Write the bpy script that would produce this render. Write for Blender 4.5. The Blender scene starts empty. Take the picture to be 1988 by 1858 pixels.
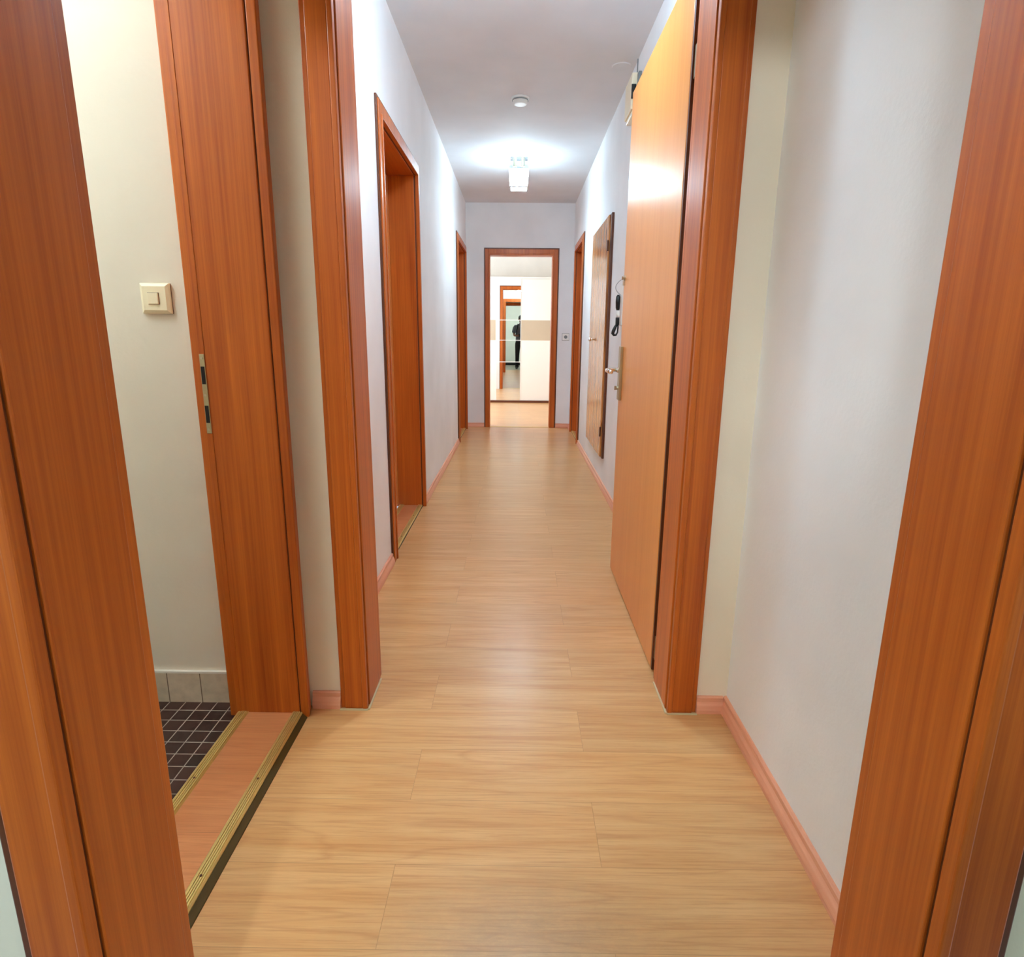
import bpy, bmesh, math, random
from mathutils import Vector, Matrix
S = bpy.context.scene
C = bpy.context.collection
R = math.radians

# ------------------------------------------------------------------ camera
CAM_H = 1.10
pitch, yaw, roll = R(13.2197), R(-0.4311), R(0.5286)
fw = Vector((math.sin(yaw)*math.cos(pitch), math.cos(yaw)*math.cos(pitch), -math.sin(pitch)))
rt = Vector((math.cos(yaw), -math.sin(yaw), 0))
up = rt.cross(fw)
r2 = rt*math.cos(roll) + up*math.sin(roll)
u2 = up*math.cos(roll) - rt*math.sin(roll)
cam = bpy.data.cameras.new('camera'); camo = bpy.data.objects.new('camera', cam); C.objects.link(camo)
cam.sensor_width = 36; cam.sensor_fit = 'HORIZONTAL'; cam.lens = 21.44
cam.clip_start = 0.02; cam.clip_end = 100
M = Matrix(((r2.x, u2.x, -fw.x, 0), (r2.y, u2.y, -fw.y, 0), (r2.z, u2.z, -fw.z, CAM_H), (0, 0, 0, 1)))
camo.matrix_world = M
S.camera = camo

# ------------------------------------------------------------------ view and world
S.view_settings.view_transform = 'Standard'
S.view_settings.look = 'None'
S.view_settings.gamma = 1
S.view_settings.use_curve_mapping = False
S.view_settings.exposure = 0.20
try:
    S.cycles.use_denoising = True
    S.cycles.max_bounces = 14; S.cycles.diffuse_bounces = 10; S.cycles.glossy_bounces = 8
    S.cycles.sample_clamp_indirect = 8
except Exception: pass
w = bpy.data.worlds.new('world'); S.world = w; w.use_nodes = True
w.node_tree.nodes['Background'].inputs[0].default_value = (0.75, 0.85, 1, 1)
w.node_tree.nodes['Background'].inputs[1].default_value = 0.6

# ------------------------------------------------------------------ lights
# emission colour x strength of the four lamp shades
L_FAR = (41., 56., 65.)
L_HALL = (56., 79., 97.)
L_ENTRY = (190., 215., 224.)
L_BATH = (54., 64., 69.)
L_DAY = (112., 128., 144.)
def area(name, loc, rot, sx, sy, e, col):
    l = bpy.data.lights.new(name, 'AREA'); l.shape = 'RECTANGLE'; l.size = sx; l.size_y = sy
    l.energy = e; l.color = col
    o = bpy.data.objects.new(name, l); o.location = loc; o.rotation_euler = rot; C.objects.link(o); return o
# daylight coming in through the window of the end room (left wall of that room)
area('daylight', (-2.30, 9.0, 1.55), (0, R(-90), 0), 1.3, 1.7, max(L_DAY), tuple(v/max(L_DAY) if max(L_DAY) else 1 for v in L_DAY))

# ------------------------------------------------------------------ materials
def s2l(c): return tuple((v/255/12.92 if v/255 <= .04045 else ((v/255+.055)/1.055)**2.4) for v in c)
def col4(c): return (*s2l(c), 1)
class NT:
    def __init__(s, name):
        s.m = bpy.data.materials.new(name); s.m.use_nodes = True
        s.t = s.m.node_tree; s.n = s.t.nodes; s.l = s.t.links
        s.b = s.n['Principled BSDF']; s.o = s.n['Material Output']
    def new(s, typ, **kw):
        n = s.n.new(typ)
        for k, v in kw.items():
            if k.startswith('i_'): n.inputs[k[2:].replace('_', ' ')].default_value = v
            else: setattr(n, k, v)
        return n
    def link(s, a, b): s.l.new(a, b)
    def coords(s, scale=(1, 1, 1), loc=(0, 0, 0)):
        tc = s.new('ShaderNodeTexCoord'); mp = s.new('ShaderNodeMapping')
        mp.inputs['Scale'].default_value = scale; mp.inputs['Location'].default_value = loc
        s.link(tc.outputs['Object'], mp.inputs['Vector']); return mp.outputs[0]
    def ramp(s, fac, stops):
        r = s.new('ShaderNodeValToRGB'); e = r.color_ramp.elements
        while len(e) < len(stops): e.new(0.5)
        for el, (p, c) in zip(e, stops): el.position = p; el.color = c
        s.link(fac, r.inputs[0]); return r.outputs[0]
    def mix(s, a, b, fac=0.5, mode='MIX'):
        m = s.new('ShaderNodeMix', data_type='RGBA', blend_type=mode)
        for v, k in ((fac, 0), (a, 6), (b, 7)):
            if isinstance(v, (int, float)): m.inputs[k].default_value = v
            elif isinstance(v, tuple): m.inputs[k].default_value = v
            else: s.link(v, m.inputs[k])
        return m.outputs[2]
    def bump(s, h, strength=.1, dist=.01):
        b = s.new('ShaderNodeBump'); b.inputs['Strength'].default_value = strength; b.inputs['Distance'].default_value = dist
        s.link(h, b.inputs['Height']); s.link(b.outputs[0], s.b.inputs['Normal'])
    def set(s, **kw):
        for k, v in kw.items(): s.b.inputs[k.replace('_', ' ')].default_value = v
        return s

def plain(name, c, rough=.5, metal=0., **kw):
    m = NT(name); m.set(Base_Color=col4(c), Roughness=rough, Metallic=metal, **kw); return m.m

def paint(name, c, rough=.75, bump=.12, scale=90, spec=.3):
    m = NT(name); v = m.coords()
    n = m.new('ShaderNodeTexNoise', i_Scale=scale, i_Detail=4.0); m.link(v, n.inputs['Vector'])
    n2 = m.new('ShaderNodeTexNoise', i_Scale=2.2, i_Detail=3.0); m.link(v, n2.inputs['Vector'])
    d = tuple(x*.965 for x in c)
    m.link(m.ramp(n2.outputs[0], [(.35, col4(d)), (.65, col4(c))]), m.b.inputs['Base Color'])
    m.set(Roughness=rough); m.b.inputs['Specular IOR Level'].default_value = spec
    m.bump(n.outputs[0], bump, .004); return m.m

def wood(name, dark, light, axis='Z', rough=.34, coat=.0, fine=110, bump=.05, spec=.35):
    m = NT(name)
    k = {'X': (1.2, fine, fine), 'Y': (fine, 1.2, fine), 'Z': (fine, fine, 1.2)}[axis]
    k2 = {'X': (.7, 14, 14), 'Y': (14, .7, 14), 'Z': (14, 14, .7)}[axis]
    a = m.new('ShaderNodeTexNoise', i_Scale=1.0, i_Detail=6.0, i_Roughness=.7); m.link(m.coords(k), a.inputs['Vector'])
    b = m.new('ShaderNodeTexNoise', i_Scale=1.0, i_Detail=4.0, i_Distortion=.6); m.link(m.coords(k2), b.inputs['Vector'])
    f = m.mix(m.ramp(a.outputs[0], [(.3, (0, 0, 0, 1)), (.72, (1, 1, 1, 1))]), m.ramp(b.outputs[0], [(.25, (0, 0, 0, 1)), (.75, (1, 1, 1, 1))]), .5)
    m.link(m.ramp(f, [(.15, col4(dark)), (.85, col4(light))]), m.b.inputs['Base Color'])
    m.b.inputs['Specular IOR Level'].default_value = spec
    m.set(Roughness=rough); m.b.inputs['Coat Weight'].default_value = coat; m.b.inputs['Coat Roughness'].default_value = .17
    if bump: m.bump(a.outputs[0], bump, .002)
    return m.m

def laminate(name, c1, c2, grain, ox=.19, oy=1.6315, rough=.30, bw=1.22, wear=False):
    m = NT(name)
    v = m.coords((1, 1, 1), (-ox, -oy, 0))
    br = m.new('ShaderNodeTexBrick', offset=.36, offset_frequency=2, squash=1.0)
    br.inputs['Scale'].default_value = 1; br.inputs['Brick Width'].default_value = bw
    br.inputs['Row Height'].default_value = .1855; br.inputs['Mortar Size'].default_value = .0007
    br.inputs['Mortar Smooth'].default_value = .0
    br.inputs['Color1'].default_value = (0, 0, 0, 1); br.inputs['Color2'].default_value = (1, 1, 1, 1); br.inputs['Mortar'].default_value = (.5, .5, .5, 1)
    m.link(v, br.inputs['Vector'])
    # every board gets its own stretch of grain
    sh = m.new('ShaderNodeVectorMath', operation='MULTIPLY_ADD'); m.link(br.outputs['Color'], sh.inputs[0])
    sh.inputs[1].default_value = (37, 53, 0); m.link(v, sh.inputs[2])
    mp = m.new('ShaderNodeMapping'); mp.inputs['Scale'].default_value = (1.3, 17, 1); m.link(sh.outputs[0], mp.inputs['Vector'])
    n = m.new('ShaderNodeTexNoise', i_Scale=1.0, i_Detail=5.0, i_Distortion=1.1, i_Roughness=.6); m.link(mp.outputs[0], n.inputs['Vector'])
    mp2 = m.new('ShaderNodeMapping'); mp2.inputs['Scale'].default_value = (5, 190, 1); m.link(sh.outputs[0], mp2.inputs['Vector'])
    f = m.new('ShaderNodeTexNoise', i_Scale=1.0, i_Detail=5.0, i_Roughness=.75); m.link(mp2.outputs[0], f.inputs['Vector'])
    # contour lines of a slow noise give the long cathedral figures
    mp3 = m.new('ShaderNodeMapping'); mp3.inputs['Scale'].default_value = (.5, 7.5, 1); m.link(sh.outputs[0], mp3.inputs['Vector'])
    k = m.new('ShaderNodeTexNoise', i_Scale=1.0, i_Detail=1.5, i_Distortion=.3); m.link(mp3.outputs[0], k.inputs['Vector'])
    mu = m.new('ShaderNodeMath', operation='MULTIPLY'); m.link(k.outputs[0], mu.inputs[0]); mu.inputs[1].default_value = 11
    fr = m.new('ShaderNodeMath', operation='PINGPONG'); m.link(mu.outputs[0], fr.inputs[0]); fr.inputs[1].default_value = .5
    ln = m.ramp(fr.outputs[0], [(0, (1, 1, 1, 1)), (.11, (0, 0, 0, 1))])
    base = m.mix(col4(c1), col4(c2), m.ramp(n.outputs[0], [(.3, (0, 0, 0, 1)), (.7, (1, 1, 1, 1))]))
    tint = m.mix((.95, .95, .96, 1), (1.04, 1.02, 1.0, 1), br.outputs['Color'])
    base = m.mix(base, tint, 1.0, 'MULTIPLY')
    fi = m.ramp(f.outputs[0], [(.34, (.60, .60, .60, 1)), (.52, (0, 0, 0, 1))])
    base = m.mix(base, col4(grain), m.mix((0, 0, 0, 1), fi, .6, 'ADD'))
    lm = m.new('ShaderNodeMath', operation='MULTIPLY'); m.link(ln, lm.inputs[0]); lm.inputs[1].default_value = .20
    base = m.mix(base, col4(grain), lm.outputs[0])
    mo = m.new('ShaderNodeMath', operation='MULTIPLY'); m.link(br.outputs['Fac'], mo.inputs[0]); mo.inputs[1].default_value = .32
    base = m.mix(base, col4((120, 80, 45)), mo.outputs[0])
    if wear:  # noise-broken oval patch, greyer towards its centre
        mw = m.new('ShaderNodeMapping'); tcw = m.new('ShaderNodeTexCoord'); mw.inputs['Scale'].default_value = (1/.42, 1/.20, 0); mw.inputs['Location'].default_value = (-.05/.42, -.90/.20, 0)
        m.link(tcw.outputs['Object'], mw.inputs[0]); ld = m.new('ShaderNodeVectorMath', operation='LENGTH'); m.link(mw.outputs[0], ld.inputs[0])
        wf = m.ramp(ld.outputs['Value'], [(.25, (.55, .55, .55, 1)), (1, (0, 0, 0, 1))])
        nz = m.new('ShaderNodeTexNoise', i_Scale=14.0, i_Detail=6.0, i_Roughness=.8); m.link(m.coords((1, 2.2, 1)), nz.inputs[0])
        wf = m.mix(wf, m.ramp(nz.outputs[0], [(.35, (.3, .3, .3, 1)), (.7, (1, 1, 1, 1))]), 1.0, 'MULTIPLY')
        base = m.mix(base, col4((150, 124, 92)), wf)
    m.link(base, m.b.inputs['Base Color']); m.set(Roughness=rough); m.b.inputs['Specular IOR Level'].default_value = .34
    m.bump(f.outputs[0], .05, .001)
    return m.m

def tiles(name, c1, c2, grout, size, loc=(0, 0, 0), rough=.3, axes='xy', mort=.0015):
    m = NT(name); tc = m.new('ShaderNodeTexCoord'); sp = m.new('ShaderNodeSeparateXYZ'); cb = m.new('ShaderNodeCombineXYZ')
    m.link(tc.outputs['Object'], sp.inputs[0])
    m.link(sp.outputs['xyz'.index(axes[0])], cb.inputs[0]); m.link(sp.outputs['xyz'.index(axes[1])], cb.inputs[1])
    mp = m.new('ShaderNodeMapping'); mp.inputs['Location'].default_value = loc; m.link(cb.outputs[0], mp.inputs[0])
    br = m.new('ShaderNodeTexBrick', offset=0., squash=1.0)
    br.inputs['Scale'].default_value = 1; br.inputs['Brick Width'].default_value = size[0]; br.inputs['Row Height'].default_value = size[1]
    br.inputs['Mortar Size'].default_value = mort; br.inputs['Mortar Smooth'].default_value = .1
    br.inputs['Color1'].default_value = col4(c1); br.inputs['Color2'].default_value = col4(c2); br.inputs['Mortar'].default_value = col4(grout)
    m.link(mp.outputs[0], br.inputs[0])
    n = m.new('ShaderNodeTexNoise', i_Scale=30.0, i_Detail=4.0); m.link(mp.outputs[0], n.inputs[0])
    m.link(m.mix(br.outputs['Color'], m.ramp(n.outputs[0], [(.3, (.82, .82, .82, 1)), (.7, (1.1, 1.1, 1.1, 1))]), .8, 'MULTIPLY'), m.b.inputs['Base Color'])
    m.set(Roughness=rough)
    iv = m.new('ShaderNodeMath', operation='SUBTRACT'); iv.inputs[0].default_value = 1; m.link(br.outputs['Fac'], iv.inputs[1])
    m.bump(iv.outputs[0], .4, .002); return m.m

def knotty(name):
    m = NT(name); v = m.coords((1, 1, 1))
    mp = m.new('ShaderNodeMapping'); mp.inputs['Scale'].default_value = (4, 4, .4); m.link(v, mp.inputs[0])
    vo = m.new('ShaderNodeTexVoronoi', i_Scale=1.0, i_Randomness=1.0); mk = m.new('ShaderNodeMapping')
    mk.inputs['Scale'].default_value = (1, 5, 2.6); m.link(v, mk.inputs[0]); m.link(mk.outputs[0], vo.inputs['Vector'])
    kn = m.ramp(vo.outputs['Distance'], [(.05, (1, 1, 1, 1)), (.13, (0, 0, 0, 1))])
    w_ = m.new('ShaderNodeTexNoise', i_Scale=1.0, i_Detail=3.0, i_Distortion=2.2); m.link(mp.outputs[0], w_.inputs[0])
    mu = m.new('ShaderNodeMath', operation='MULTIPLY'); m.link(w_.outputs[0], mu.inputs[0]); mu.inputs[1].default_value = 7
    pp = m.new('ShaderNodeMath', operation='PINGPONG'); m.link(mu.outputs[0], pp.inputs[0]); pp.inputs[1].default_value = .5
    ln = m.ramp(pp.outputs[0], [(0, (.95, .95, .95, 1)), (.26, (0, 0, 0, 1))])
    b = m.mix(col4((206, 140, 78)), col4((142, 82, 40)), ln); b = m.mix(b, col4((60, 26, 10)), kn)
    # joints between the vertical boards
    sp = m.new('ShaderNodeSeparateXYZ'); m.link(v, sp.inputs[0])
    fr = m.new('ShaderNodeMath', operation='PINGPONG'); m.link(sp.outputs[1], fr.inputs[0]); fr.inputs[1].default_value = .16
    j = m.ramp(fr.outputs[0], [(0, (1, 1, 1, 1)), (.006, (0, 0, 0, 1))]); b = m.mix(b, col4((70, 36, 16)), j)
    m.link(b, m.b.inputs['Base Color']); m.set(Roughness=.2)
    m.bump(w_.outputs[0], .08, .003); return m.m

def emitter(name, c):
    s = max(c) or 1; c = tuple(v/s for v in c); s = max(s, 0) if max(c) else 0
    m = NT(name); m.set(Base_Color=(.9, .9, .9, 1), Roughness=.4)
    m.b.inputs['Emission Color'].default_value = (*c, 1); m.b.inputs['Emission Strength'].default_value = s; return m.m
def glass(name, tint=(.95, .98, 1, 1), amount=.82):
    m = NT(name); t = m.new('ShaderNodeBsdfTransparent'); t.inputs[0].default_value = tint
    g = m.new('ShaderNodeBsdfGlossy'); g.inputs['Roughness'].default_value = .05
    x = m.new('ShaderNodeMixShader'); x.inputs[0].default_value = 1-amount
    m.link(t.outputs[0], x.inputs[1]); m.link(g.outputs[0], x.inputs[2]); m.link(x.outputs[0], m.o.inputs[0]); return m.m

WD, WL = (158, 70, 20), (208, 112, 40)
MAT = dict(
    wall=paint('white_wall_paint', (242, 243, 245)), ceiling=paint('white_ceiling_paint', (228, 229, 232), bump=.06),
    cream=paint('cream_wall_paint', (244, 235, 216)), bath=paint('cream_plaster', (236, 228, 214), bump=.35, scale=28),
    nearwall=paint('pale_green_wall_paint', (236, 238, 228)), endwall=paint('warm_white_paint', (240, 236, 226)),
    wz=wood('stained_wood_upright', WD, WL, 'Z'), wx=wood('stained_wood_across', WD, WL, 'X'), wy=wood('stained_wood_along', WD, WL, 'Y'),
    wedge=plain('dark_stained_edge', (92, 44, 18), .4), seal=plain('dark_brown_seal', (104, 50, 18), .6),
    leaf=wood('lacquered_door_veneer', (214, 132, 62), (226, 150, 78), 'Z', rough=.30, coat=.0, fine=60, bump=.0, spec=.4),
    base=wood('pink_wood_baseboard', (222, 150, 118), (238, 176, 146), 'X', rough=.35),
    basey=wood('pink_wood_baseboard_long', (222, 150, 118), (238, 176, 146), 'Y', rough=.35),
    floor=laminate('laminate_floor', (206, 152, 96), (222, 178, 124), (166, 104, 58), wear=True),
    thr=laminate('laminate_threshold', (204, 132, 86), (218, 150, 100), (170, 100, 62), 20, .13, bw=60),
    grey=tiles('grey_floor', (132, 124, 108), (142, 134, 118), (90, 84, 74), (.3, .3)),
    btile=tiles('dark_brown_mosaic', (44, 24, 22), (66, 36, 32), (176, 168, 160), (.0483, .0483), (.855+.0483*40, -1.651+.0483*60, 0), .28),
    sktile=tiles('beige_skirting_tile', (216, 200, 178), (222, 206, 186), (120, 100, 80), (.1, .3), (.948+.1*40, .05, 0), .4, 'xz'),
    knotty=knotty('varnished_knotty_pine'), steel=plain('brushed_steel', (196, 186, 168), .28, 1.), chrome=plain('chrome', (230, 230, 230), .08, 1.),
    brass=plain('brass_strip', (224, 200, 128), .42, .6), satin=plain('satin_nickel', (186, 172, 140), .35, .9),
    cream_plastic=plain('cream_plastic', (246, 234, 204), .35), white_plastic=plain('white_plastic', (236, 236, 232), .35),
    black=plain('black_plastic', (14, 14, 14), .35), hole=plain('dark_hole', (22, 12, 8), .8), grey_plastic=plain('grey_plastic', (126, 132, 134), .5),
    mirror=plain('mirror_glass', (244, 246, 242), .0, 1.), panel=plain('white_gloss_panel', (240, 234, 224), .22), band=paint('beige_marbled_band', (196, 178, 152), .4, .05, 12),
    line=plain('white_joint', (240, 238, 232), .4), sealant=plain('light_sealant', (206, 190, 150), .6),
    frost=emitter('frosted_lit_shade', tuple(v*.64 for v in L_FAR)), frost_b=emitter('lit_diffuser', tuple(v*3.2 for v in L_FAR)),
    frost2=emitter('frosted_lit_shade_near', tuple(v*.7 for v in L_HALL)), frost2_b=emitter('lit_diffuser_near', tuple(v*2.0 for v in L_HALL)),
    warmshade=emitter('entry_lit_shade', L_ENTRY), bathshade=emitter('bathroom_lit_shade', L_BATH),
    glass=glass('clear_glass'), winglass=glass('window_pane', (1, 1, 1, 1), .93),
    skin=plain('skin', (120, 78, 58), .5), hair=plain('black_hair', (14, 12, 12), .6), shirt=plain('grey_tshirt', (92, 96, 104), .85),
    trousers=plain('black_trousers', (18, 18, 20), .85), shoe=plain('dark_shoes', (24, 22, 22), .6), strap=plain('black_strap', (16, 16, 18), .7), riser=plain('olive_metal_riser', (84, 70, 32), .5, .3), white_eye=plain('eye_dark', (40, 28, 24), .2),
)

# ------------------------------------------------------------------ mesh helpers
def box(bm, x0, x1, y0, y1, z0, z1):
    x0, x1 = sorted((x0, x1)); y0, y1 = sorted((y0, y1)); z0, z1 = sorted((z0, z1))
    v = [bm.verts.new(p) for p in ((x0, y0, z0), (x1, y0, z0), (x1, y1, z0), (x0, y1, z0), (x0, y0, z1), (x1, y0, z1), (x1, y1, z1), (x0, y1, z1))]
    for f in ((3, 2, 1, 0), (4, 5, 6, 7), (0, 1, 5, 4), (1, 2, 6, 5), (2, 3, 7, 6), (3, 0, 4, 7)): bm.faces.new([v[i] for i in f])
    return bm
def bx(*a): return box(bmesh.new(), *a)
def cyl(bm, p0, p1, r0, r1=None, seg=24, caps=True):
    p0, p1 = Vector(p0), Vector(p1); r1 = r0 if r1 is None else r1
    d = (p1-p0).normalized(); a = d.orthogonal().normalized(); b = d.cross(a)
    A, B = [], []
    for i in range(seg):
        t = 2*math.pi*i/seg; q = a*math.cos(t)+b*math.sin(t)
        A.append(bm.verts.new(p0+q*r0)); B.append(bm.verts.new(p1+q*r1))
    for i in range(seg):
        j = (i+1) % seg; bm.faces.new((A[i], A[j], B[j], B[i]))
    if caps: bm.faces.new(A[::-1]); bm.faces.new(B)
    return bm
def tube(bm, pts, r, seg=12):
    pts = [Vector(p) for p in pts]; rings = []; prev = None
    for i, p in enumerate(pts):
        d = (pts[min(i+1, len(pts)-1)]-pts[max(i-1, 0)]).normalized()
        a = d.orthogonal().normalized() if prev is None else (prev-d*prev.dot(d)).normalized()
        prev = a; b = d.cross(a); rr = r[i] if isinstance(r, (list, tuple)) else r
        rings.append([bm.verts.new(p+(a*math.cos(2*math.pi*k/seg)+b*math.sin(2*math.pi*k/seg))*rr) for k in range(seg)])
    for A, B in zip(rings, rings[1:]):
        for k in range(seg): j = (k+1) % seg; bm.faces.new((A[k], A[j], B[j], B[k]))
    bm.faces.new(rings[0][::-1]); bm.faces.new(rings[-1]); return bm
def ell(bm, c, r, seg=20, rings=14, rot=None):
    n0 = len(bm.verts)
    g = bmesh.ops.create_uvsphere(bm, u_segments=seg, v_segments=rings, radius=1)
    for v in g['verts']:
        p = Vector((v.co.x*r[0], v.co.y*r[1], v.co.z*r[2]))
        if rot: p = rot @ p
        v.co = p+Vector(c)
    return bm
def extrude(bm, prof, axis, a, b):
    """closed profile of (p,q) pairs swept from a to b along axis; p,q are the two other axes in order"""
    def mk(p, q, t): return {'x': (t, p, q), 'y': (p, t, q), 'z': (p, q, t)}[axis]
    A = [bm.verts.new(mk(p, q, a)) for p, q in prof]; B = [bm.verts.new(mk(p, q, b)) for p, q in prof]
    n = len(prof)
    for i in range(n): j = (i+1) % n; bm.faces.new((A[i], A[j], B[j], B[i]))
    bm.faces.new(A[::-1]); bm.faces.new(B); return bm

ORG = {}
def obj(name, bm, mat, parent=None, bevel=0, smooth=False, seg=2, org=None):
    bmesh.ops.recalc_face_normals(bm, faces=bm.faces)
    o0 = ORG[parent.name] if parent else Vector(org) if org else Vector((0, 0, 0))
    me = bpy.data.meshes.new(name); bmesh.ops.translate(bm, verts=bm.verts, vec=-o0)
    bm.to_mesh(me); bm.free()
    o = bpy.data.objects.new(name, me); C.objects.link(o); me.materials.append(mat)
    if parent: o.parent = parent
    else: o.location = o0
    ORG[o.name] = o0
    if smooth:
        for p in me.polygons: p.use_smooth = True
    if bevel:
        m = o.modifiers.new('bevel', 'BEVEL'); m.width = bevel; m.segments = seg; m.limit_method = 'ANGLE'; m.angle_limit = R(50)
    return o
def tag(o, label, cat, group=None, kind=None):
    o['label'] = label; o['category'] = cat
    if group: o['group'] = group
    if kind: o['kind'] = kind
    return o
def thing(name, loc, label, cat, group=None, kind=None):
    o = bpy.data.objects.new(name, None); C.objects.link(o); o.location = loc; o.empty_display_size = .1
    ORG[o.name] = Vector(loc); return tag(o, label, cat, group, kind)
def struct(name, bm, mat, label, cat='wall', **kw):
    return tag(obj(name, bm, mat, **kw), label, cat, kind='structure')

# ------------------------------------------------------------------ measured plan (metres)
H = 2.561
XL, XR = -.611, .635           # hall side walls
VL, VR = -.626, .638           # vestibule side walls
Y0a, Y0b = .58, .73            # wall of the nearest doorway
Y1a, Y1b = 1.64, 1.80          # wall of the middle doorway
YE, YEb = 7.44, 7.60           # end wall
NEAR = -2.9; ENDB = 10.9

# floors
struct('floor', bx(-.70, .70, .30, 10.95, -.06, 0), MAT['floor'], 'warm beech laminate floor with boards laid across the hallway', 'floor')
f2 = bx(.70, 2.1, 7.50, 10.95, -.06, 0); box(f2, -2.1, -.70, 7.50, 10.95, -.06, 0)
struct('floor_end_room', f2, MAT['floor'], 'laminate floor of the bright room at the far end', 'floor')
struct('floor_entry', bx(-2.2, 1.8, -3.0, .30, -.06, -.002), MAT['grey'], 'grey tiled floor behind the nearest doorway, seen in the mirror', 'floor')
struct('floor_bathroom', bx(-2.3, -.80, .70, 1.66, -.06, .003), MAT['btile'], 'small dark brown square floor tiles with pale grout in the left room', 'floor')
# ceiling
c = bx(-2.5, 2.5, -3.1, 11.1, H, H+.12)
struct('ceiling', c, MAT['ceiling'], 'smooth white ceiling running the length of the hallway', 'ceiling')

# walls, with their openings
def wall_y(bm, x0, x1, a, b, ops, z1=H):       # slab standing along Y
    cur = a
    for (o0, o1, oz) in ops:
        box(bm, x0, x1, cur, o0, 0, z1); box(bm, x0, x1, o0, o1, oz, z1); cur = o1
    box(bm, x0, x1, cur, b, 0, z1); return bm
def wall_x(bm, y0, y1, a, b, ops, z1=H):
    cur = a
    for (o0, o1, oz) in ops:
        box(bm, cur, o0, y0, y1, 0, z1); box(bm, o0, o1, y0, y1, oz, z1); cur = o1
    box(bm, cur, b, y0, y1, 0, z1); return bm
J = .022                                        # lining board thickness
BA = (.80, 1.579, 2.0)                          # bathroom opening (y0, y1, height)
MD = (2.905, 3.850, 2.0)
LF = (6.325, 7.255, 2.0)
RF = (6.310, 7.120, 2.0)
ED = (-.335, .388, 2.0)
AR = (-.438, .457, 2.06)
NR = (-.489, .486, 2.0)
g = lambda o: (o[0]-J, o[1]+J, o[2]+J)
struct('wall_left', wall_y(bmesh.new(), -.811, XL, Y1b, YE, [g(MD), g(LF)]), MAT['wall'], 'white painted wall along the left of the hallway')
struct('wall_right', wall_y(bmesh.new(), XR, .835, Y1b, YE, [g(RF)]), MAT['wall'], 'white painted wall along the right of the hallway, behind the open door')
struct('wall_vestibule_left', wall_y(bmesh.new(), -.811, VL, Y0b, Y1a, [g(BA)]), MAT['cream'], 'narrow cream wall around the doorway to the left room')
struct('wall_vestibule_right', bx(VR, .835, Y0b, Y1a, 0, H), MAT['wall'], 'bare white wall on the right between the two nearest doorways')
struct('wall_middle', wall_x(bmesh.new(), Y1a, Y1b, -.811, .835, [g(AR)]), MAT['cream'], 'cream wall strips either side of the middle doorway')
struct('wall_near', wall_x(bmesh.new(), Y0a, Y0b, -2.2, 1.8, [g(NR)]), MAT['nearwall'], 'pale wall around the nearest doorway, showing in the bottom corners', )
struct('wall_end', wall_x(bmesh.new(), YE, YEb, -2.2, 2.2, [g(ED)]), MAT['wall'], 'white wall at the far end of the hallway around the open doorway')
b = bx(-2.3, -.811, 1.654, Y1b, 0, H); box(b, -2.4, -2.2, Y0b, Y1b, 0, H)
struct('wall_bathroom', b, MAT['bath'], 'cream plastered wall of the small tiled room on the left')
b = bx(-2.2, 1.8, NEAR-.1, NEAR, 0, H); box(b, -2.3, -2.2, NEAR, Y0b, 0, H); box(b, 1.8, 1.9, NEAR, Y0b, 0, H)
struct('wall_entry', b, MAT['nearwall'], 'pale green wall behind the photographer, seen in the mirror')
WIN = (8.15, 9.85, .9, 2.2)
b = bx(-2.2, 2.2, ENDB, ENDB+.15, 0, H); box(b, 2.0, 2.2, YEb, ENDB, 0, H)
box(b, -2.2, -2.0, YEb, WIN[0], 0, H); box(b, -2.2, -2.0, WIN[1], ENDB, 0, H); box(b, -2.2, -2.0, WIN[0], WIN[1], 0, WIN[2]); box(b, -2.2, -2.0, WIN[0], WIN[1], WIN[3], H)
struct('wall_end_room', b, MAT['endwall'], 'warm white wall of the bright far room, above the sliding wardrobe')
wn = thing('window_1', (-2.1, 9.0, .9), 'white framed window lighting the far room', 'window', kind='structure')
b = bmesh.new()
for a in (WIN[0], (WIN[0]+WIN[1])/2-.04, WIN[1]-.08): box(b, -2.13, -2.07, a, a+.08, WIN[2], WIN[3])
for z in (WIN[2], WIN[3]-.08): box(b, -2.128, -2.072, WIN[0], WIN[1], z, z+.08)
obj('window_frame', b, MAT['white_plastic'], wn, .004)
obj('window_pane', bx(-2.103, -2.097, WIN[0]+.08, WIN[1]-.08, WIN[2]+.08, WIN[3]-.08), MAT['winglass'], wn)

# baseboards: skirting with a flat ledge and a rounded toe
PROF = [(0, 0), (.017, 0), (.0175, .012), (.014, .026), (.009, .036), (.009, .048), (.005, .052), (0, .052)]
def skirt_y(name, x, sgn, a, b, label):
    bm = bmesh.new()
    for (p, q) in (a if isinstance(a, list) else [(a, b)]): extrude(bm, [(x+sgn*u, v) for u, v in PROF], 'y', p, q)
    return struct(name, bm, MAT['basey'], label, 'baseboard')
def skirt_x(name, y, sgn, a, label):
    bm = bmesh.new()
    for (p, q) in a: extrude(bm, [(y+sgn*u, v) for u, v in PROF], 'x', p, q)
    return struct(name, bm, MAT['base'], label, 'baseboard')
skirt_y('baseboard_left', XL, 1, [(Y1b, 2.829), (3.924, 6.254)], 0, 'pinkish wood baseboard along the left hallway wall')
skirt_y('baseboard_right', XR, -1, [(Y1b+.02, 6.236), (7.19, YE)], 0, 'pinkish wood baseboard along the right hallway wall')
skirt_y('baseboard_vestibule_right', VR, -1, Y0b+.015, Y1a, 'pinkish wood baseboard in the right foreground')
skirt_x('baseboard_middle', Y1a, -1, [(VL+.02, -.522), (.547, VR-.012)], 'short pinkish baseboards either side of the middle doorway')
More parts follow.
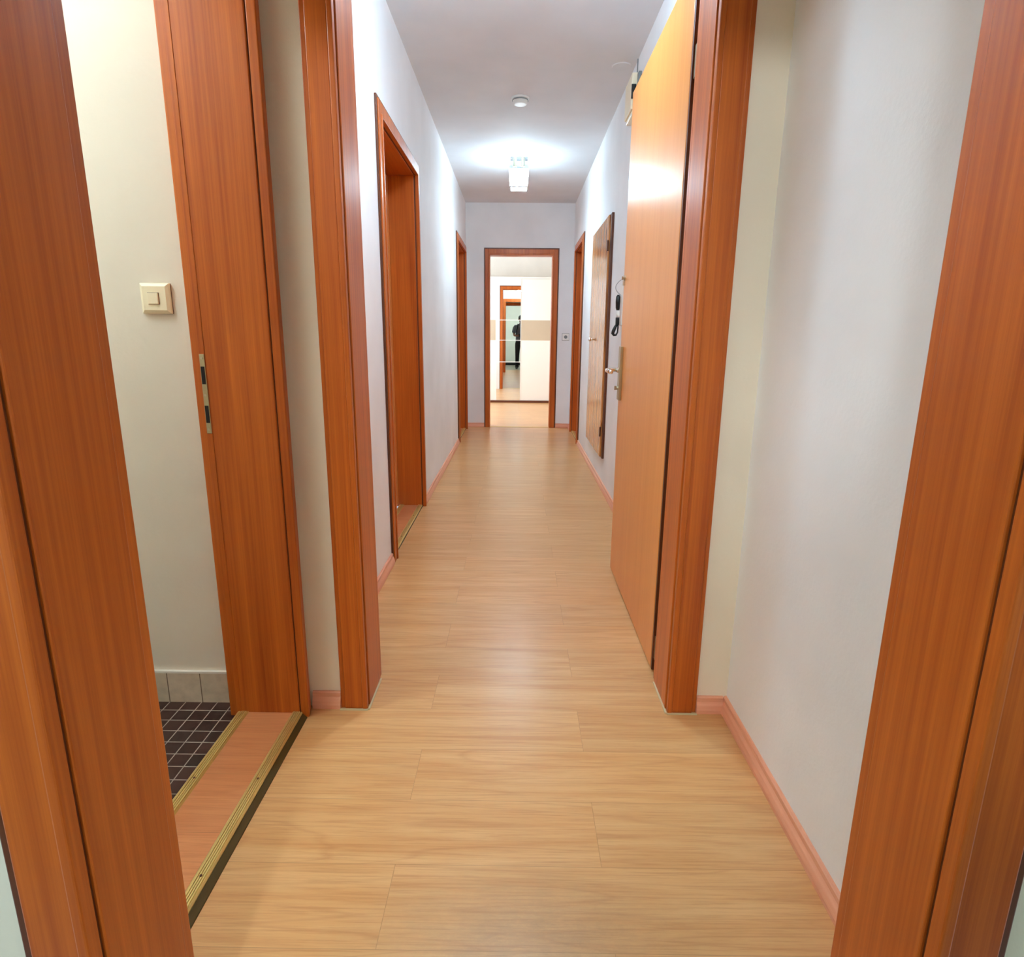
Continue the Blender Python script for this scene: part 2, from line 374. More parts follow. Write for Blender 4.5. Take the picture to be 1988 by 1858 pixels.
skirt_x('baseboard_end', YE, -1, [(XL, -.402), (.466, XR-.012)], 'low pinkish baseboard on the far hallway wall')
bm = bx(-2.2, 1.8, NEAR, NEAR+.015, 0, .1)
struct('baseboard_entry', bm, MAT['black'], 'black baseboard behind the photographer, seen in the mirror', 'baseboard')
bm = bx(-2.2, -.82, 1.644, 1.654, .003, .1)
sk = struct('baseboard_bathroom', bm, MAT['sktile'], 'row of beige skirting tiles above the dark tiled floor', 'baseboard')
obj('tile_edge', bx(-2.2, -.82, 1.6435, 1.654, .1, .106), MAT['line'], sk)

# ------------------------------------------------------------------ door frames
def frame(name, axis, op, co, t0, t1, label, sides=(1, 1), ct=.016, strike=None, notch=None, setb=.0025, groove=(.008, .008), edge='wedge'):
    """axis 'x': the wall stands along X (opening measured in x, thickness t in y); 'y': along Y.
    op=(a,b,z) clear opening, co=(a,b,z) outer edge of the casing"""
    a, b_, z = op; ca, cb, cz = co
    mid = (a+b_)/2
    root = thing(name, (mid, (t0+t1)/2, 0) if axis == 'x' else ((t0+t1)/2, mid, 0), label, 'door frame', kind='structure')
    def B(bm, u0, u1, s0, s1, z0, z1):
        return box(bm, u0, u1, s0, s1, z0, z1) if axis == 'x' else box(bm, s0, s1, u0, u1, z0, z1)
    gm = MAT['wx'] if axis == 'x' else MAT['wy']
    g0 = t0+(groove[0] if sides[0] else 0); g1 = t1-(groove[1] if sides[1] else 0)
    for s, u, w_ in ((0, a, -J), (1, b_, J)):
        bm = bmesh.new()
        if notch and s == notch[0]:
            _, n0, n1, dp = notch
            B(bm, u, u+w_, g0, g1-dp, 0, z); B(bm, u, u+w_, g1-dp, g1, 0, n0); B(bm, u, u+w_, g1-dp, g1, n1, z)
        else: B(bm, u, u+w_, g0, g1, 0, z)
        obj('jamb', bm, MAT['wz'], root, .002)
    obj('head_jamb', B(bmesh.new(), a-J, b_+J, g0, g1, z, z+J), gm, root, .002)
    # dark brown strip standing in for shade in the groove between lining and casing
    bm = bmesh.new()
    for (s0, s1, on) in ((t0-.002, g0, sides[0] and groove[0]), (g1, t1+.002, sides[1] and groove[1])):
        if on:
            B(bm, a-J, a-.005, s0, s1, 0, z); B(bm, b_+.005, b_+J, s0, s1, 0, z); B(bm, a-J, b_+J, s0, s1, z+.005, z+J)
    obj('seal', bm, MAT['seal'], root)
    for k, (t, sg, on) in enumerate(((t0, -1, sides[0]), (t1, 1, sides[1]))):
        if not on: continue
        bm = bmesh.new(); s0, s1 = sorted((t, t+sg*ct)); d0, d1 = sorted((t, t+sg*(ct+.004)))
        ia, ib, iz = a-setb, b_+setb, z+setb
        e = .013
        for (u0, u1) in ((ca+e, ia-.014), (ib+.014, cb-e)): B(bm, u0, u1, s0, s1, 0, cz-e)
        B(bm, ia-.014, ib+.014, s0, s1, iz+.014, cz-e)
        # raised inner bead
        q0, q1 = sorted((t, t+sg*(ct+.005)))
        B(bm, ia-.014, ia, q0, q1, 0, iz+.014); B(bm, ib, ib+.014, q0, q1, 0, iz+.014); B(bm, ia, ib, q0, q1, iz, iz+.014)
        cs = obj('casing', bm, MAT['wz'], root, .0025)
        bm = bmesh.new(); r0, r1 = sorted((t, t+sg*(ct-.006)))
        B(bm, ca, ca+e, r0, r1, 0, cz); B(bm, cb-e, cb, r0, r1, 0, cz); B(bm, ca+e, cb-e, r0, r1, cz-e, cz)
        obj('edge_strip', bm, MAT[edge], cs, .002)
    return root

near = frame('door_1', 'x', NR, (-.578, .576, 2.09), Y0a, .727, 'nearest wooden door frame, its two jambs filling the left and right edges', notch=(-1, .862, 1.077, .006), groove=(.004, 0))
mid = frame('door_2', 'x', AR, (-.5215, .5466, 2.145), Y1a, Y1b, 'wooden door frame in the middle distance that holds the open door', ct=.014, edge='wz')
bath = frame('door_3', 'y', BA, (.745, 1.632, 2.07), -.811, VL, 'wooden frame of the doorway to the dark tiled room on the left', ct=.018, groove=(0, .003), edge='wz')
midl = frame('door_4', 'y', MD, (2.829, 3.924, 2.078), -.811, XL, 'wooden frame of the nearer doorway in the left hallway wall')
farl = frame('door_5', 'y', LF, (6.254, 7.324, 2.078), -.811, XL, 'wooden frame of the farther doorway in the left hallway wall')
farr = frame('door_6', 'y', RF, (6.236, 7.190, 2.078), XR, .835, 'wooden frame of the doorway at the far end of the right wall')
endd = frame('door_7', 'x', ED, (-.401, .466, 2.078), YE, YEb, 'wooden frame of the open doorway at the far end of the hallway')

# strike plates
def strike(root, bm_plate, holes, screws):
    p = obj('strike_plate', bm_plate, MAT['satin'], root, .0008)
    for h in holes: obj('latch_hole', h, MAT['hole'], p)
    for s in screws: obj('screw', s, MAT['steel'], p, smooth=False)
y = 1.5775
obj('edge_lip', bx(-.8125, -.7985, 1.5775, 1.5795, 0, 2.0), MAT['wz'], bath, .0008)
strike(bath, bx(-.8125, -.7995, y-.0015, y+.001, .842, 1.046),
       [bx(-.811, -.8015, y-.0022, y, zz, zz+.045) for zz in (.870, .970)],
       [cyl(bmesh.new(), (-.806, y-.003, zz), (-.806, y, zz), .003) for zz in (.853, .942, 1.036)])

# closed leaves at the back of the side doorways
def leaf_closed(root, x0, x1, op, side):
    lf = obj('door_leaf', bx(x0, x1, op[0]-.012, op[1]+.012, .012, op[2]+.012), MAT['leaf'], root, .003)
    return lf
def closed(root, t, op):
    a, b_, z = op
    return obj('door_leaf', bx(t[0], t[1], a+.003, b_-.003, .02, z-.004), MAT['leaf'], root, .002)
closed(midl, (-.808, -.770), MD); closed(farl, (-.808, -.770), LF); closed(farr, (.794, .832), RF)

# thresholds: raised board with grooved brass strips
def threshold(root, xo, xi, a, b_, top, sgn, screws=(), foot=.002):
    """xo outer edge (hall side), xi inner edge; sgn = direction from outer to inner in x"""
    t = obj('threshold', bx(xo+sgn*.012, xi-sgn*.004, a, b_, 0, top), MAT['thr'], root, .002)
    obj('riser', extrude(bmesh.new(), [(xo+sgn*.011, 0), (xo-sgn*foot, 0), (xo-sgn*(foot-.001), .003), (xo-sgn*.0005, top-.004), (xo+sgn*.011, top-.003)], 'y', a, b_), MAT['riser'], t)  # dark olive foot stands for both the strip's side and its shadow
    for (s0, s1) in ((xo, xo+sgn*.03), (xi-sgn*.032, xi)):
        p0, p1 = sorted((s0, s1)); w_ = p1-p0; z = top
        prof = [(p0, z-.003), (p0, z), (p0+.003, z+.003)]
        n = 4
        for i in range(n):
            u = p0+.005+(w_-.010)*i/n+(.0002 if i else 0); d = (w_-.010)/n
            prof += [(u, z+.0035), (u+d*.66, z+.0035), (u+d*.70, z+.0002), (u+d*.95, z+.0002)]
        prof += [(p1-.003, z+.003), (p1, z), (p1, z-.003)]
        st = obj('metal_strip', extrude(bmesh.new(), prof, 'y', a, b_), MAT['brass'], t)
        for sy in screws:
            xx = (p0+p1)/2
            obj('screw', cyl(bmesh.new(), (xx, sy, z+.0025), (xx, sy, z+.0048), .0028, seg=12), MAT['wedge'], st)
    return t
threshold(bath, -.620, -.810, BA[0], BA[1], .017, -1, (1.02, 1.30), foot=.013)
threshold(midl, XL-.004, -.765, MD[0], MD[1], .010, -1, (3.2, 3.6))
threshold(farl, XL-.004, -.765, LF[0], LF[1], .010, -1)
threshold(farr, XR+.004, .790, RF[0], RF[1], .010, 1)
obj('threshold_strip', bx(ED[0], ED[1], YE+.005, YE+.035, 0, .004), MAT['brass'], endd, .001)
# pale sealant bead round the foot of the middle frame
bm = bmesh.new()
for s, x in ((-1, -.438), (1, .457)):
    box(bm, x, x-s*.005, 1.622, 1.79, 0, .004)
box(bm, -.5215, -.438, 1.617, 1.622, 0, .004); box(bm, .457, .5466, 1.617, 1.622, 0, .004)
obj('sealant', bm, MAT['sealant'], mid)

# ------------------------------------------------------------------ open door leaf with its hardware
LX, LY0, LY1, LZ0, LZ1 = .4605, 1.860, 2.803, .006, 2.073
bm = bx(LX, LX+.040, LY0+.012, LY1-.004, LZ0, LZ1)
leaf = obj('door_leaf', bm, MAT['leaf'], mid, .0025)
leaf['label'] = 'glossy lighter wooden door leaf standing open into the hallway'
obj('edge_strip', bx(LX+.001, LX+.041, LY0, LY0+.012, LZ0, LZ1), MAT['wedge'], leaf, .001)
obj('door_seal', bx(LX+.004, LX+.036, LY0+.015, LY1-.01, .001, LZ0), MAT['hole'], leaf)
for z in (.09, 1.82):
    h = cyl(bmesh.new(), (LX+.022, 1.843, z-.045), (LX+.022, 1.843, z+.045), .008, seg=16)
    cyl(h, (LX+.022, 1.843, z-.056), (LX+.022, 1.843, z-.045), .005, .008, seg=16); cyl(h, (LX+.022, 1.843, z+.045), (LX+.022, 1.843, z+.056), .008, .005, seg=16)
    box(h, LX+.006, LX+.038, 1.843, 1.862, z-.04, z+.04)
    obj('hinge', h, MAT['satin'], leaf)
# long plate, lever, cylinder
hp = obj('handle_plate', bx(LX-.012, LX, 2.722, 2.772, .822, 1.056), MAT['satin'], leaf, .002)
hp['label'] = 'long brushed metal handle plate'
bm = bmesh.new()
pts = [(LX-.010, 2.747, .955), (LX-.045, 2.747, .955), (LX-.058, 2.744, .955), (LX-.066, 2.733, .955), (LX-.068, 2.715, .954), (LX-.067, 2.66, .953), (LX-.064, 2.62, .952)]
tube(bm, pts, [.009, .009, .009, .009, .0095, .0095, .008], 16)
cyl(bm, (LX-.012, 2.747, .955), (LX-.020, 2.747, .955), .014, .012)
obj('lever', bm, MAT['chrome'], hp, smooth=True)
bm = cyl(bmesh.new(), (LX-.011, 2.752, .875), (LX-.019, 2.752, .875), .0085)
box(bm, LX-.028, LX-.019, 2.7505, 2.7535, .866, .884)
obj('lock_cylinder', bm, MAT['steel'], hp)
# small rim fitting higher up on the leaf
bm = cyl(bmesh.new(), (LX, 2.775, 1.345), (LX-.006, 2.775, 1.345), .012)
cyl(bm, (LX-.006, 2.775, 1.345), (LX-.014, 2.775, 1.345), .006, .008)
box(bm, LX-.008, LX, 2.765, 2.785, 1.315, 1.335)
obj('door_latch_knob', bm, MAT['steel'], leaf)

# ------------------------------------------------------------------ built-in pine cupboard door on the right wall
PY0, PY1, PZ0, PZ1 = 4.37, 5.335, .228, 1.905
cup = thing('wall_cupboard', (XR, 4.85, PZ0), 'varnished knotty pine cupboard door set in the right hallway wall', 'cupboard')
bm = bmesh.new(); fwid = .045
box(bm, XR-.016, XR, PY0, PY0+fwid, PZ0, PZ1); box(bm, XR-.016, XR, PY1-fwid*.5, PY1, PZ0, PZ1)
box(bm, XR-.016, XR, PY0+fwid, PY1-fwid*.5, PZ1-.02, PZ1); box(bm, XR-.016, XR, PY0+fwid, PY1-fwid*.5, PZ0, PZ0+.02)
obj('cupboard_frame', bm, MAT['wedge'], cup, .002)
dr = obj('door', bx(XR-.028, XR-.004, PY0+fwid+.006, PY1-.004, PZ0+.006, PZ1-.006), MAT['knotty'], cup, .003)
bm = cyl(bmesh.new(), (XR-.028, 5.06, 1.072), (XR-.045, 5.06, 1.072), .006)
ell(bm, (XR-.055, 5.06, 1.072), (.012, .015, .015))
obj('knob', bm, MAT['chrome'], dr, smooth=True)
bm = bmesh.new()
for z in (.42, 1.70): cyl(bm, (XR-.030, PY0+fwid+.002, z-.035), (XR-.030, PY0+fwid+.002, z+.035), .006, seg=14)
for i, z in enumerate((.42, 1.70)):
    obj('hinge', cyl(bmesh.new(), (XR-.030, PY0+fwid+.002, z-.035), (XR-.030, PY0+fwid+.002, z+.035), .006, seg=14), MAT['wedge'], cup)
bm.free()

# ------------------------------------------------------------------ intercom handset on the right wall
ic = thing('intercom_phone', (XR, 3.72, 1.10), 'white wall intercom with a black handset, half hidden by the open door', 'intercom')
bm = bx(XR-.030, XR, 3.70, 3.805, 1.16, 1.40); obj('wall_base', bm, MAT['white_plastic'], ic, .008, seg=3)
bm = tube(bmesh.new(), [(XR-.040, 3.79, z) for z in (1.34, 1.33, 1.30, 1.265, 1.25)], [.006, .013, .015, .013, .008], 16)
obj('handset', bm, MAT['black'], ic, smooth=True)
bm = tube(bmesh.new(), [(XR-.036, 3.79, z) for z in (1.25, 1.23, 1.205)], [.012, .013, .012], 14)
obj('handset_grip', bm, MAT['white_plastic'], ic, smooth=True)
obj('cradle', bx(XR-.050, XR-.028, 3.775, 3.803, 1.165, 1.210), MAT['black'], ic, .004)
pts = [(XR-.040, 3.79, 1.172), (XR-.050, 3.79, 1.155), (XR-.060, 3.79, 1.130), (XR-.064, 3.79, 1.116), (XR-.056, 3.79, 1.106), (XR-.044, 3.79, 1.107), (XR-.036, 3.79, 1.122), (XR-.034, 3.79, 1.150), (XR-.036, 3.79, 1.172)]
obj('cord', tube(bmesh.new(), pts, [.006, .009, .011, .010, .007, .006, .005, .005, .005], 12), MAT['black'], ic, smooth=True)
pts = [(XR-.02-.045*math.sin(math.pi*t)**.8, 3.76-.03*t, 1.33+.10*t) for t in [i/14 for i in range(15)]]
obj('thin_wire', tube(bmesh.new(), pts, .0016, 8), MAT['grey_plastic'], ic)

# ------------------------------------------------------------------ doorbell chime box high on the right wall
ch = thing('doorbell_chime', (XR, 3.73, 2.27), 'cream chime box high on the right wall with a cable to the ceiling', 'doorbell box')
obj('housing', bx(XR-.045, XR, 3.64, 3.845, 2.285, 2.462), MAT['cream_plastic'], ch, .006, seg=3)
obj('lower_cap', bx(XR-.036, XR, 3.66, 3.835, 2.262, 2.287), MAT['cream_plastic'], ch, .006)
obj('black_window', bx(XR-.046, XR-.022, 3.634, 3.642, 2.335, 2.405), MAT['black'], ch, .002)
obj('side_plate', bx(XR-.018, XR-.001, 3.60, 3.64, 2.345, 2.455), MAT['grey_plastic'], ch, .003)
obj('cable', tube(bmesh.new(), [(XR-.004, 3.735, 2.455), (XR-.003, 3.735, 2.50), (XR-.003, 3.735, H)], .003, 8), MAT['grey_plastic'], ch)

# round cover and smoke detector
bm = cyl(bmesh.new(), (.56, 3.83, H-.004), (.56, 3.83, H), .052, .055, 40)
tag(obj('junction_cover', bm, MAT['ceiling'], org=(.56, 3.83, H)), 'flat round white cover on the ceiling above the chime box', 'cover')
sd = thing('smoke_detector', (-.002, 4.30, H), 'round white smoke detector on the ceiling before the hanging lamp', 'smoke detector')
obj('base_ring', cyl(bmesh.new(), (-.002, 4.30, H-.012), (-.002, 4.30, H), .056, .058, 48), MAT['white_plastic'], sd, .002)
bm = cyl(bmesh.new(), (-.002, 4.30, H-.040), (-.002, 4.30, H-.012), .042, .050, 48)
obj('cap', bm, MAT['white_plastic'], sd, .006, seg=3)
obj('grille', cyl(bmesh.new(), (-.002, 4.30, H-.019), (-.002, 4.30, H-.015), .0515, .0515, 48), MAT['grey_plastic'], sd)

# ------------------------------------------------------------------ ceiling lamps
def frustum(bm, cx, cy, z0, z1, h0, h1, th=None):
    """square tube: half width h0 at z0, h1 at z1; th -> open shell of that thickness"""
    def ring(h, z): return [bm.verts.new((cx+sx*h, cy+sy*h, z)) for sx, sy in ((-1, -1), (1, -1), (1, 1), (-1, 1))]
    A, B = ring(h0, z0), ring(h1, z1)
    for i in range(4): j = (i+1) % 4; bm.faces.new((A[i], A[j], B[j], B[i]))
    if th:
        a, b_ = ring(h0-th, z0), ring(h1-th, z1)
        for i in range(4):
            j = (i+1) % 4; bm.faces.new((a[j], a[i], b_[i], b_[j])); bm.faces.new((A[j], A[i], a[i], a[j])); bm.faces.new((B[i], B[j], b_[j], b_[i]))
    else: bm.faces.new(A[::-1]); bm.faces.new(B)
    return bm
def ceiling_lamp(cx, cy, label, shade, group=None):
    t = thing('ceiling_lamp', (cx, cy, H), label, 'lamp', group)
    obj('mounting_plate', frustum(bmesh.new(), cx, cy, H-.012, H, .074, .074), MAT['chrome'], t, .002)
    for s in (-1, 1):
        bm = cyl(bmesh.new(), (cx+s*.034, cy, H-.075), (cx+s*.034, cy, H-.012), .015, .017, 20)
        cyl(bm, (cx+s*.034, cy, H-.020), (cx+s*.034, cy, H-.012), .010, .010, 12)
        obj('lamp_socket', bm, MAT['satin'], t)
    obj('clear_glass', frustum(bmesh.new(), cx, cy, H-.104, H-.014, .083, .083, .004), MAT['glass'], t)
    obj('glass_rim', frustum(bmesh.new(), cx, cy, H-.108, H-.104, .084, .084, .006), MAT['chrome'], t)
    sh = obj('frosted_shade', frustum(bmesh.new(), cx, cy, H-.240, H-.110, .074, .082), shade[0], t, .004)
    obj('diffuser_plate', frustum(bmesh.new(), cx, cy, H-.2445, H-.2405, .066, .066), shade[1], t, .001)  # added glowing plate that sends more light down from the shade
    obj('lower_rim', frustum(bmesh.new(), cx, cy, H-.250, H-.2405, .0725, .0745, .006), MAT['white_plastic'], t, .001)
    return t
ceiling_lamp(-.008, 5.62, 'lit square glass ceiling lamp hanging halfway down the hallway', (MAT['frost'], MAT['frost_b']))
ceiling_lamp(-.02, 2.30, 'ceiling lamp of the near hallway, above the picture', (MAT['frost2'], MAT['frost2_b']))
ceiling_lamp(-.42, -1.15, 'ceiling lamp of the entry room behind the photographer', (MAT['warmshade'], MAT['warmshade']))
ceiling_lamp(-1.55, 1.0, 'ceiling lamp of the small tiled room', (MAT['bathshade'], MAT['bathshade']))

# ------------------------------------------------------------------ switches
ls = thing('light_switch', (-.945, 1.654, 1.185), 'square cream light switch on the wall of the tiled room', 'light switch')
bm = bmesh.new()
X0, X1, Z0, Z1 = -.984, -.906, 1.146, 1.224
A = [(X0, Z0), (X1, Z0), (X1, Z1), (X0, Z1)]
vb = [bm.verts.new((x, 1.652, z)) for x, z in A]; vm = [bm.verts.new((x, 1.645, z)) for x, z in A]
ins = [(X0+.009, Z0+.009), (X1-.009, Z0+.009), (X1-.009, Z1-.009), (X0+.009, Z1-.009)]
vf = [bm.verts.new((x, 1.639, z)) for x, z in ins]
for P, Q in ((vb, vm), (vm, vf)):
    for i in range(4): j = (i+1) % 4; bm.faces.new((P[i], P[j], Q[j], Q[i]))
bm.faces.new(vf); bm.faces.new(vb[::-1])
obj('cover_plate', bm, MAT['cream_plastic'], ls, .003, seg=3)
obj('rocker_gap', bx(-.9615, -.9325, 1.6380, 1.640, 1.1695, 1.1995), MAT['wedge'], ls)
obj('rocker', bx(-.9605, -.9335, 1.6345, 1.6395, 1.1705, 1.1985), MAT['cream_plastic'], ls, .0015)
obj('back_plate', bx(-.983, -.907, 1.6515, 1.654, 1.147, 1.223), MAT['wedge'], ls)

so = thing('wall_socket', (.565, YE, 1.085), 'small white wall plate with a dark centre beside the far doorway', 'wall plate')
obj('cover_plate', bx(.525, .605, YE-.009, YE, 1.045, 1.125), MAT['white_plastic'], so, .003)
obj('back_plate', bx(.5225, .6075, YE-.003, YE, 1.0425, 1.1275), MAT['grey_plastic'], so)
obj('centre_insert', cyl(bmesh.new(), (.565, YE-.011, 1.085), (.565, YE-.009, 1.085), .020, .020, 24), MAT['grey_plastic'], so)

# ------------------------------------------------------------------ sliding wardrobe of the far room
WY = 10.25
wd = thing('wardrobe', (0, 10.55, 0), 'white sliding wardrobe with a narrow mirror door and beige bands', 'wardrobe')
obj('carcass', bx(-1.5, 1.5, WY+.09, 10.88, 0, 2.0), MAT['panel'], wd, .002)
obj('bottom_rail', bx(-1.5, 1.5, WY-.015, WY+.09, 0, .034), MAT['wedge'], wd, .002)
obj('top_rail', bx(-1.5, 1.5, WY+.0, WY+.09, 1.985, 2.01), MAT['panel'], wd, .002)
for (a, b_) in ((-1.48, -.363), (.047, 1.48)):
    d = obj('door_panel', bx(a, b_, WY+.012, WY+.035, .036, 1.984), MAT['panel'], wd, .002)
    obj('decor_band', bx(a+.004, b_-.006, WY+.008, WY+.012, 1.02, 1.34), MAT['band'], d)
bm = bmesh.new()
xa, xb = -.355, .040; th = -.0039
pr = [(xa, WY+.012+th*xa), (xb, WY+.012+th*xb), (xb, WY+.018+th*xb), (xa, WY+.018+th*xa)]
extrude(bm, pr, 'z', .036, 1.984)
mi = obj('mirror_door', bm, MAT['mirror'], wd)
obj('mirror_frame', box(bx(-.363, -.355, WY+.008, WY+.03, .036, 1.984), .040, .047, WY+.008, WY+.03, .036, 1.984), MAT['line'], wd)
for z in (.67, 1.02, 1.34):
    obj('joint_line', bx(xa, xb, WY+.0085, WY+.0118, z-.004, z+.004), MAT['line'], mi)

# ------------------------------------------------------------------ the photographer, seen in the wardrobe mirror
PX, PY = 0.005, -.27
def grow(chain_verts, edges, root, levels=2):
    me = bpy.data.meshes.new('skeleton'); me.from_pydata([v[0] for v in chain_verts], edges, [])
    o = bpy.data.objects.new('skeleton', me); C.objects.link(o)
    o.modifiers.new('s', 'SKIN'); sv = me.skin_vertices[0].data
    for i, v in enumerate(chain_verts): sv[i].radius = (v[1], v[2] if len(v) > 2 else v[1]); sv[i].use_root = i == root
    sb = o.modifiers.new('d', 'SUBSURF'); sb.levels = levels; sb.render_levels = levels
    dg = bpy.context.evaluated_depsgraph_get(); ev = o.evaluated_get(dg)
    bm = bmesh.new(); bm.from_mesh(ev.to_mesh()); ev.to_mesh_clear()
    bpy.data.objects.remove(o); bpy.data.meshes.remove(me); return bm
def P(x, y, z): return (PX+x, PY+y, z)
def join(a, b_):
    me = bpy.data.meshes.new('t'); b_.to_mesh(me); b_.free(); a.from_mesh(me); bpy.data.meshes.remove(me); return a
V, E = [], []
def vert(p, *r): V.append((p, *r)); return len(V)-1
def chain(first, lst):
    last = first
    for p, *r in lst:
        i = vert(p, *r); E.append((last, i)); last = i
    return last
pel = vert(P(0, 0, .93), .105, .085)
chest = chain(pel, [(P(0, 0, 1.06), .100, .075), (P(0, -.005, 1.20), .112, .082), (P(0, -.01, 1.34), .115, .080), (P(0, -.005, 1.42), .080, .065)])
neck = chain(chest, [(P(0, .012, 1.475), .052, .052), (P(0, .035, 1.53), .050, .050)])
hand_roots = []
for s in (-1, 1):
    hip = chain(pel, [(P(s*.095, 0, .87), .088), (P(s*.10, .005, .68), .075), (P(s*.105, .012, .50), .055), (P(s*.108, .0, .44), .054), (P(s*.11, -.02, .30), .052), (P(s*.112, -.03, .12), .034), (P(s*.113, -.03, .075), .036)])
    chain(hip, [(P(s*.117, .03, .045), .032, .028), (P(s*.122, .10, .032), .030, .024)])
    sh = chain(3, [(P(s*.175, -.01, 1.40), .060), (P(s*.205, -.01, 1.30), .050), (P(s*.225, .0, 1.15), .040), (P(s*.205, .07, 1.09), .036), (P(s*.14, .15, 1.085), .029), (P(s*.105, .175, 1.085), .024), (P(s*.088, .19, 1.088), .026, .018)])
body = grow(V, E, 0)
# fingers, each its own short tapering chain rooted in the palm and curled round the camera body
for s in (-1, 1):
    for k in range(4):
        z = 1.112-.017*k; L = (.9, 1.05, 1., .8)[k]
        pts = [P(s*.098, .185, z), P(s*.085, .205*1, z), P(s*.070, .205+.012*L, z-.001), P(s*.070-s*.018*L, .207+.010*L, z-.002)]
        tube(body, pts, [.0095, .009, .0082, .006], 10)
    tube(body, [P(s*.098, .172, 1.10), P(s*.085, .158, 1.118), P(s*.066, .152, 1.126), P(s*.052, .154, 1.128)], [.012, .0115, .0100, .007], 10)
# head bent forward to the camera screen
hr = Matrix.Rotation(R(-24), 3, 'X'); hc = Vector(P(0, .055, 1.615))
def hp_(x, y, z): return hc + hr @ Vector((x, y, z))
ell(body, hp_(0, -.010, .020), (.076, .095, .100), rot=hr)
ell(body, hp_(0, .022, -.045), (.056, .062, .068), rot=hr)
ell(body, hp_(0, .060, -.090), (.026, .022, .020), rot=hr)
ell(body, hp_(0, .088, -.020), (.012, .020, .024), rot=hr); ell(body, hp_(0, .097, -.032), (.015, .012, .010), rot=hr)
ell(body, hp_(0, .078, .018), (.050, .014, .010), rot=hr)
ell(body, hp_(0, .080, -.062), (.024, .012, .008), rot=hr)
for s in (-1, 1): ell(body, hp_(s*.077, -.012, -.012), (.010, .018, .030), rot=hr)
me = bpy.data.meshes.new('person_body')
person = thing('person', (PX, PY, 0), 'person in grey t-shirt and black trousers reflected in the mirror, looking down at a camera', 'person')
bo = obj('body', body, MAT['skin'], person, smooth=True)
m = bo.modifiers.new('remesh', 'REMESH'); m.mode = 'VOXEL'; m.voxel_size = .0055; m.use_smooth_shade = True
m = bo.modifiers.new('smooth', 'SMOOTH'); m.factor = .5; m.iterations = 3
for s in (-1, 1):
    e = ell(bmesh.new(), hp_(s*.030, .079, -.004), (.0105, .006, .006), 12, 8, rot=hr); obj('eye', e, MAT['white_eye'], person, smooth=True)
# hair / cap
h = ell(bmesh.new(), hp_(0, -.018, .034), (.084, .100, .098), 28, 20, rot=hr)
bmesh.ops.bisect_plane(h, geom=h.verts[:]+h.edges[:]+h.faces[:], plane_co=hp_(0, 0, .014), plane_no=hr @ Vector((0, -.42, .9)), clear_inner=True)
bmesh.ops.holes_fill(h, edges=h.edges)
obj('hair', h, MAT['hair'], person, smooth=True)
def loft(bm, rings, seg=32):
    R_ = []
    for (x, y, z, rx, ry) in rings:
        R_.append([bm.verts.new(P(x+rx*math.cos(2*math.pi*k/seg), y+ry*math.sin(2*math.pi*k/seg), z)) for k in range(seg)])
    for A, B in zip(R_, R_[1:]):
        for k in range(seg): j = (k+1) % seg; bm.faces.new((A[k], A[j], B[j], B[k]))
    bm.faces.new(R_[0][::-1]); bm.faces.new(R_[-1]); return bm
def cloth(name, bm, mat):
    o = obj(name, bm, mat, person, smooth=True)
    m = o.modifiers.new('remesh', 'REMESH'); m.mode = 'VOXEL'; m.voxel_size = .007; m.use_smooth_shade = True
    m = o.modifiers.new('smooth', 'SMOOTH'); m.factor = .5; m.iterations = 4
    return o
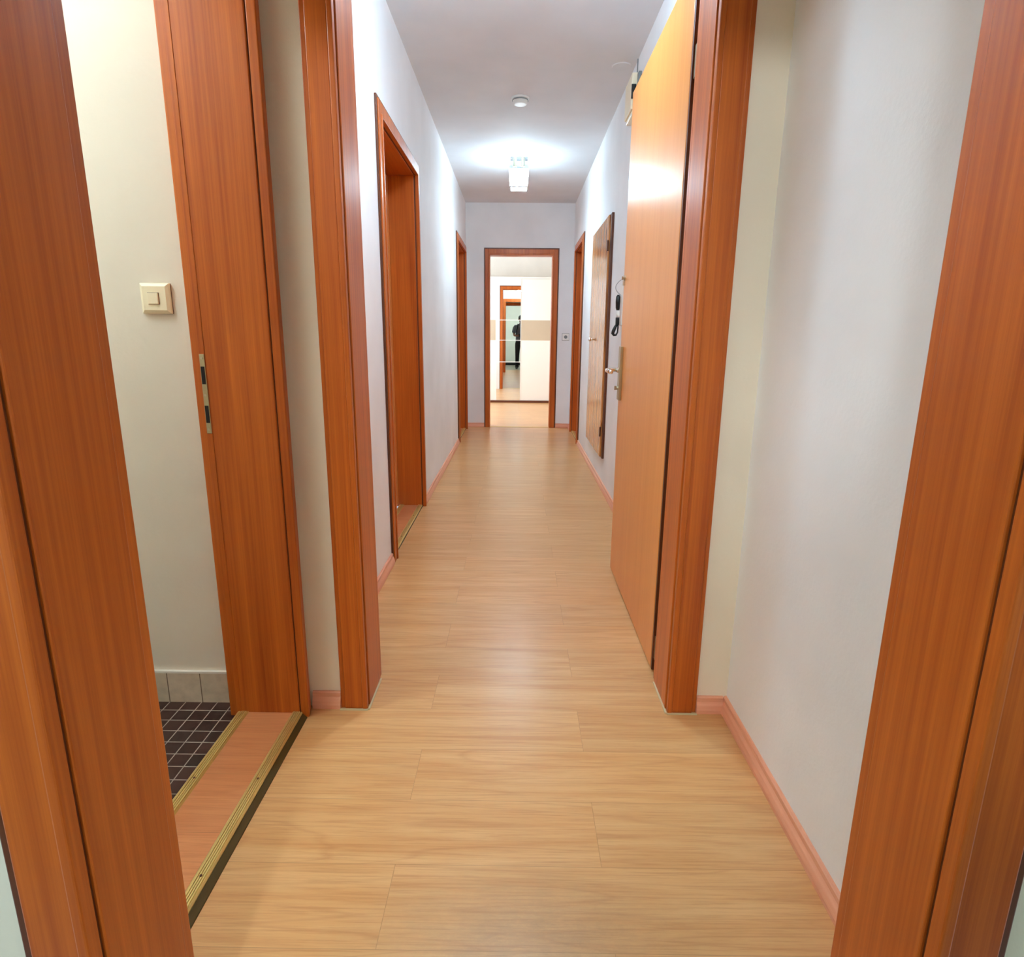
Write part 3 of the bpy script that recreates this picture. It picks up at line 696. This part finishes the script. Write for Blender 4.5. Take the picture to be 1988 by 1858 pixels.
# t-shirt: torso and short sleeves as one loose shell
b = loft(bmesh.new(), [(0, 0, .90, .168, .130), (0, 0, .98, .162, .128), (0, 0, 1.12, .158, .122), (0, -.004, 1.26, .172, .126), (0, -.008, 1.35, .182, .118), (0, -.008, 1.40, .165, .100), (0, -.004, 1.435, .120, .085), (0, .004, 1.462, .072, .070)])
for s in (-1, 1): tube(b, [P(s*.120, -.006, 1.385), P(s*.170, -.008, 1.375), P(s*.200, -.008, 1.32), P(s*.220, -.004, 1.24), P(s*.228, 0, 1.18)], [.060, .066, .068, .064, .062], 20)
cloth('tshirt', b, MAT['shirt'])
# trousers
b = loft(bmesh.new(), [(0, 0, .99, .140, .112), (0, 0, .93, .158, .122), (0, 0, .86, .172, .126), (0, 0, .80, .170, .118)])
for s in (-1, 1): tube(b, [P(s*.088, 0, .86), P(s*.094, .002, .74), P(s*.102, .006, .60), P(s*.107, .006, .46), P(s*.110, -.012, .30), P(s*.113, -.028, .14), P(s*.114, -.028, .05)], [.092, .090, .078, .068, .063, .058, .060], 20)
cloth('trousers', b, MAT['trousers'])
for s in (-1, 1):
    b = bmesh.new()
    ell(b, P(s*.115, -.035, .058), (.048, .062, .052)); ell(b, P(s*.120, .055, .038), (.049, .100, .036))
    for v in b.verts: v.co.z = max(v.co.z, .001)
    so_ = obj('shoe', b, MAT['shoe'], person, smooth=True)
    rm = so_.modifiers.new('remesh', 'REMESH'); rm.mode = 'VOXEL'; rm.voxel_size = .006; rm.use_smooth_shade = True
# rucksack straps over the shoulders
for s in (-1, 1):
    b = tube(bmesh.new(), [P(s*.10, -.150, 1.20), P(s*.10, -.158, 1.33), P(s*.095, -.07, 1.462), P(s*.095, .03, 1.455), P(s*.11, .112, 1.36), P(s*.13, .128, 1.24), P(s*.155, .09, 1.12)], .019, 10)
    obj('rucksack_strap', b, MAT['strap'], person, smooth=True)
bp = thing('camera_body', (0, -.07, 1.06), 'black camera held in both hands by the person in the mirror', 'camera')
obj('housing', bx(-.066, .066, -.098, -.062, 1.052, 1.140), MAT['black'], bp, .008, seg=3)
obj('lens', cyl(cyl(bmesh.new(), (0, -.064, 1.098), (0, -.036, 1.098), .034, .034, 40), (0, -.036, 1.098), (0, -.028, 1.098), .034, .030, 40), MAT['black'], bp)
obj('viewfinder', bx(-.022, .022, -.100, -.060, 1.138, 1.160), MAT['black'], bp, .005)
